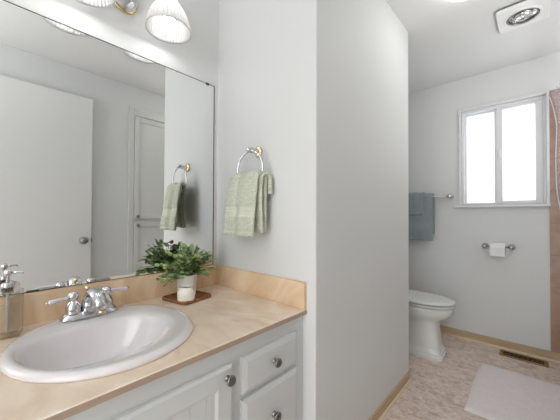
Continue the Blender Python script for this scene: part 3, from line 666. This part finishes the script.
for j in range(nv):
    for i in range(nu): bm.faces.new((G[j][i], G[j][i + 1], G[j + 1][i + 1], G[j + 1][i]))
sc_ = thing('shower_curtain', 'clear shower curtain bunched against the tiled wall, right of the window', 'shower curtain', (0.2, 2.9, 0.4))
cs = obj('curtain_sheet', rel(bm, sc_.location), M['curtain'], sc_, True)
bm = tube([(0.108 + 0.044 * min(1, j / 40 * 6.5) ** 0.7 + 0.34 * max(0, j / 40 - 0.46) ** 1.3 + 0.004 * math.sin(j / 40 * 14), 3.058, 2.112 - j / 40 * 1.66) for j in range(27)], 0.0035, 8)
obj('hem', rel(bm, sc_.location), mat('curtain_hem', srgb(226, 232, 244), 0.2), sc_, True)

# ------------------------------------------------------------------ items on the counter
# tray
ta = math.radians(11); tcx, tcy = -1.187, 0.668
ty_ = thing('wooden_tray', 'small square dark wooden tray under the potted plant', 'tray', (tcx, tcy, zt))
ty_.rotation_euler = (0, 0, ta)
h = 0.0815
def sq(a, z, e=12): return ell(0, 0, a, a, z, 48, e)
o = obj('tray_body', loft([sq(h - 0.004, 0.0006), sq(h, 0.004), sq(h, 0.014), sq(h - 0.002, 0.016), sq(h - 0.006, 0.016), sq(h - 0.009, 0.009)]), M['wood'], ty_); autosmooth(o, 40)
# pot and plant
px_, py_ = -1.212, 0.680; pz = zt + 0.0095
pp = thing('potted_plant', 'bushy green leafy plant in a white pot on the tray', 'plant', (px_, py_, pz))
o = obj('pot', lathe([(0.038, 0), (0.041, 0.002), (0.046, 0.095), (0.0475, 0.098), (0.0455, 0.099), (0.0435, 0.094), (0.0425, 0.080)], 40), M['pot'], pp, True); autosmooth(o, 50)
obj('soil', lathe([(0.0424, 0.080), (0.0, 0.084)], 24), M['soil'], pp, True)
lf = bmesh.new(); st = bmesh.new(); rnd = random.Random(11)
def leaf(bm, p, d, ln, wd, mi, roll):
    d = d.normalized(); up = Vector((0, 0, 1)); s = d.cross(up)
    if s.length < 0.1: s = Vector((1, 0, 0))
    s = Matrix.Rotation(roll, 3, d) @ s.normalized(); n_ = s.cross(d)
    prof = [(0, 0.05), (0.22, 0.75), (0.5, 1.0), (0.78, 0.7), (1.0, 0.03)]; c_, l_, r_2 = [], [], []
    for t, w2 in prof:
        b0 = p + d * (ln * t) + n_ * (-0.18 * ln * t * t)
        c_.append(bm.verts.new(b0 - n_ * 0.0012)); l_.append(bm.verts.new(b0 - s * wd * w2 * 0.5 + n_ * 0.0012)); r_2.append(bm.verts.new(b0 + s * wd * w2 * 0.5 + n_ * 0.0012))
    for i in range(4):
        for a, b2 in ((l_, c_), (c_, r_2)):
            f = bm.faces.new((a[i], b2[i], b2[i + 1], a[i + 1])); f.material_index = mi; f.smooth = True
for k in range(84):
    a = rnd.uniform(0, 2 * PI); el_ = rnd.uniform(0.05, 1.0); r0 = rnd.uniform(0.0, 0.03)
    ey = math.sin(a); reach = rnd.uniform(0.55, 1.0)
    # spread wider along the wall than away from it
    tip = Vector((0.085 * math.cos(a) * reach * (1.15 - el_ * 0.5), (0.155 if ey < 0 else 0.150) * ey * reach * (1.1 - el_ * 0.35), 0.100 + 0.140 * el_ * (1.0 - 0.25 * abs(ey) * reach) + rnd.uniform(-0.004, 0.012)))
    if tip.x < -0.082: tip.x = -0.082
    if el_ < 0.3: tip.z -= 0.03
    b0 = Vector((r0 * math.cos(a), r0 * math.sin(a), 0.082)); mid = b0.lerp(tip, 0.5) + Vector((0, 0, 0.022 + 0.012 * el_))
    P = [((1 - t) ** 2) * b0 + 2 * t * (1 - t) * mid + t * t * tip for t in [i / 8 for i in range(9)]]
    tube(P, [0.0013 - 0.0006 * i / 8 for i in range(9)], 5, st)
    for i in range(2, 9):
        dirv = (P[min(i + 1, 8)] - P[i - 1]).normalized(); side = dirv.cross(Vector((0, 0, 1))).normalized()
        mi = 1 if rnd.random() < (0.34 if tip.y > 0.08 else 0.14) else 0
        for sg in ((-1, 1) if i < 8 else (0,)):
            if rnd.random() < 0.34: continue
            dv = (dirv * rnd.uniform(0.4, 0.9) + side * sg * rnd.uniform(0.7, 1.1) + Vector((0, 0, rnd.uniform(-0.25, 0.5))))
            ln = rnd.uniform(0.018, 0.028)
            q = P[i] + dv.normalized() * ln
            if px_ + q.x < -1.310: dv.x = abs(dv.x)
            if q.z < 0.06: continue
            leaf(lf, P[i], dv, ln, ln * rnd.uniform(0.72, 0.95), mi, rnd.uniform(-0.7, 0.7))
for v in lf.verts:
    if v.co.x < -1.317 - px_: v.co.x = -1.317 - px_
me_l = obj('foliage', lf, [M['leaf'], M['leaf2']], pp); me_l['kind'] = 'stuff'
obj('stems', st, M['stem'], pp, True)['kind'] = 'stuff'
# candle
cd = thing('jar_candle', 'squat cream candle jar in front of the white pot', 'candle', (-1.135, 0.634, zt + 0.0095))
obj('jar', lathe([(0.032, 0), (0.0365, 0.003), (0.0380, 0.010), (0.0380, 0.038), (0.0355, 0.045), (0.030, 0.050), (0.0285, 0.054), (0.0285, 0.061), (0.0265, 0.062), (0.0255, 0.058), (0.0255, 0.053)], 40), M['jar'], cd, True)
obj('wax', lathe([(0.0253, 0.053), (0, 0.0525)], 32), M['wax'], cd, True)
obj('wick', tube([(0, 0, 0.0526), (0.001, 0, 0.060)], 0.0008, 6), M['dark'], cd, True)
# soap dispenser
sdx, sdy = -1.243, 0.073
sd = thing('soap_dispenser', 'clear square soap dispenser with chrome pump at the left edge', 'soap dispenser', (sdx, sdy, zt + 0.0006)); sd.rotation_euler = (0, 0, math.radians(-14))
q = 0.034
def sb(a, z): return ell(0, 0, a, a, z, 32, 14)
o = obj('bottle', loft([sb(q, 0), sb(q, 0.138), sb(q - 0.003, 0.142), sb(0.012, 0.1425)]), M['clear'], sd); autosmooth(o, 40)
o = obj('liquid', loft([sb(q - 0.006, 0.012), sb(q - 0.006, 0.095)]), M['lotion'], o); autosmooth(o, 40)
obj('collar', lathe([(0.0145, 0.1428), (0.0145, 0.165), (0.012, 0.168), (0.006, 0.169)], 24), M['chrome'], sd, True)
obj('tube', lathe([(0.004, 0.01), (0.004, 0.13), (0.010, 0.136), (0.010, 0.142)], 16), M['plastic'], sd, True)
pm = obj('pump', lathe([(0.0048, 0.1692), (0.0048, 0.190), (0.009, 0.192), (0.009, 0.206), (0.006, 0.209), (0, 0.2095)], 20), M['chrome'], sd, True)
obj('nozzle', tube([(0, 0.0085, 0.200), (0.002, 0.022, 0.2005), (0.003, 0.034, 0.200), (0.004, 0.038, 0.195)], [0.0042, 0.0036, 0.0032, 0.003], 10), M['chrome'], pm, True)
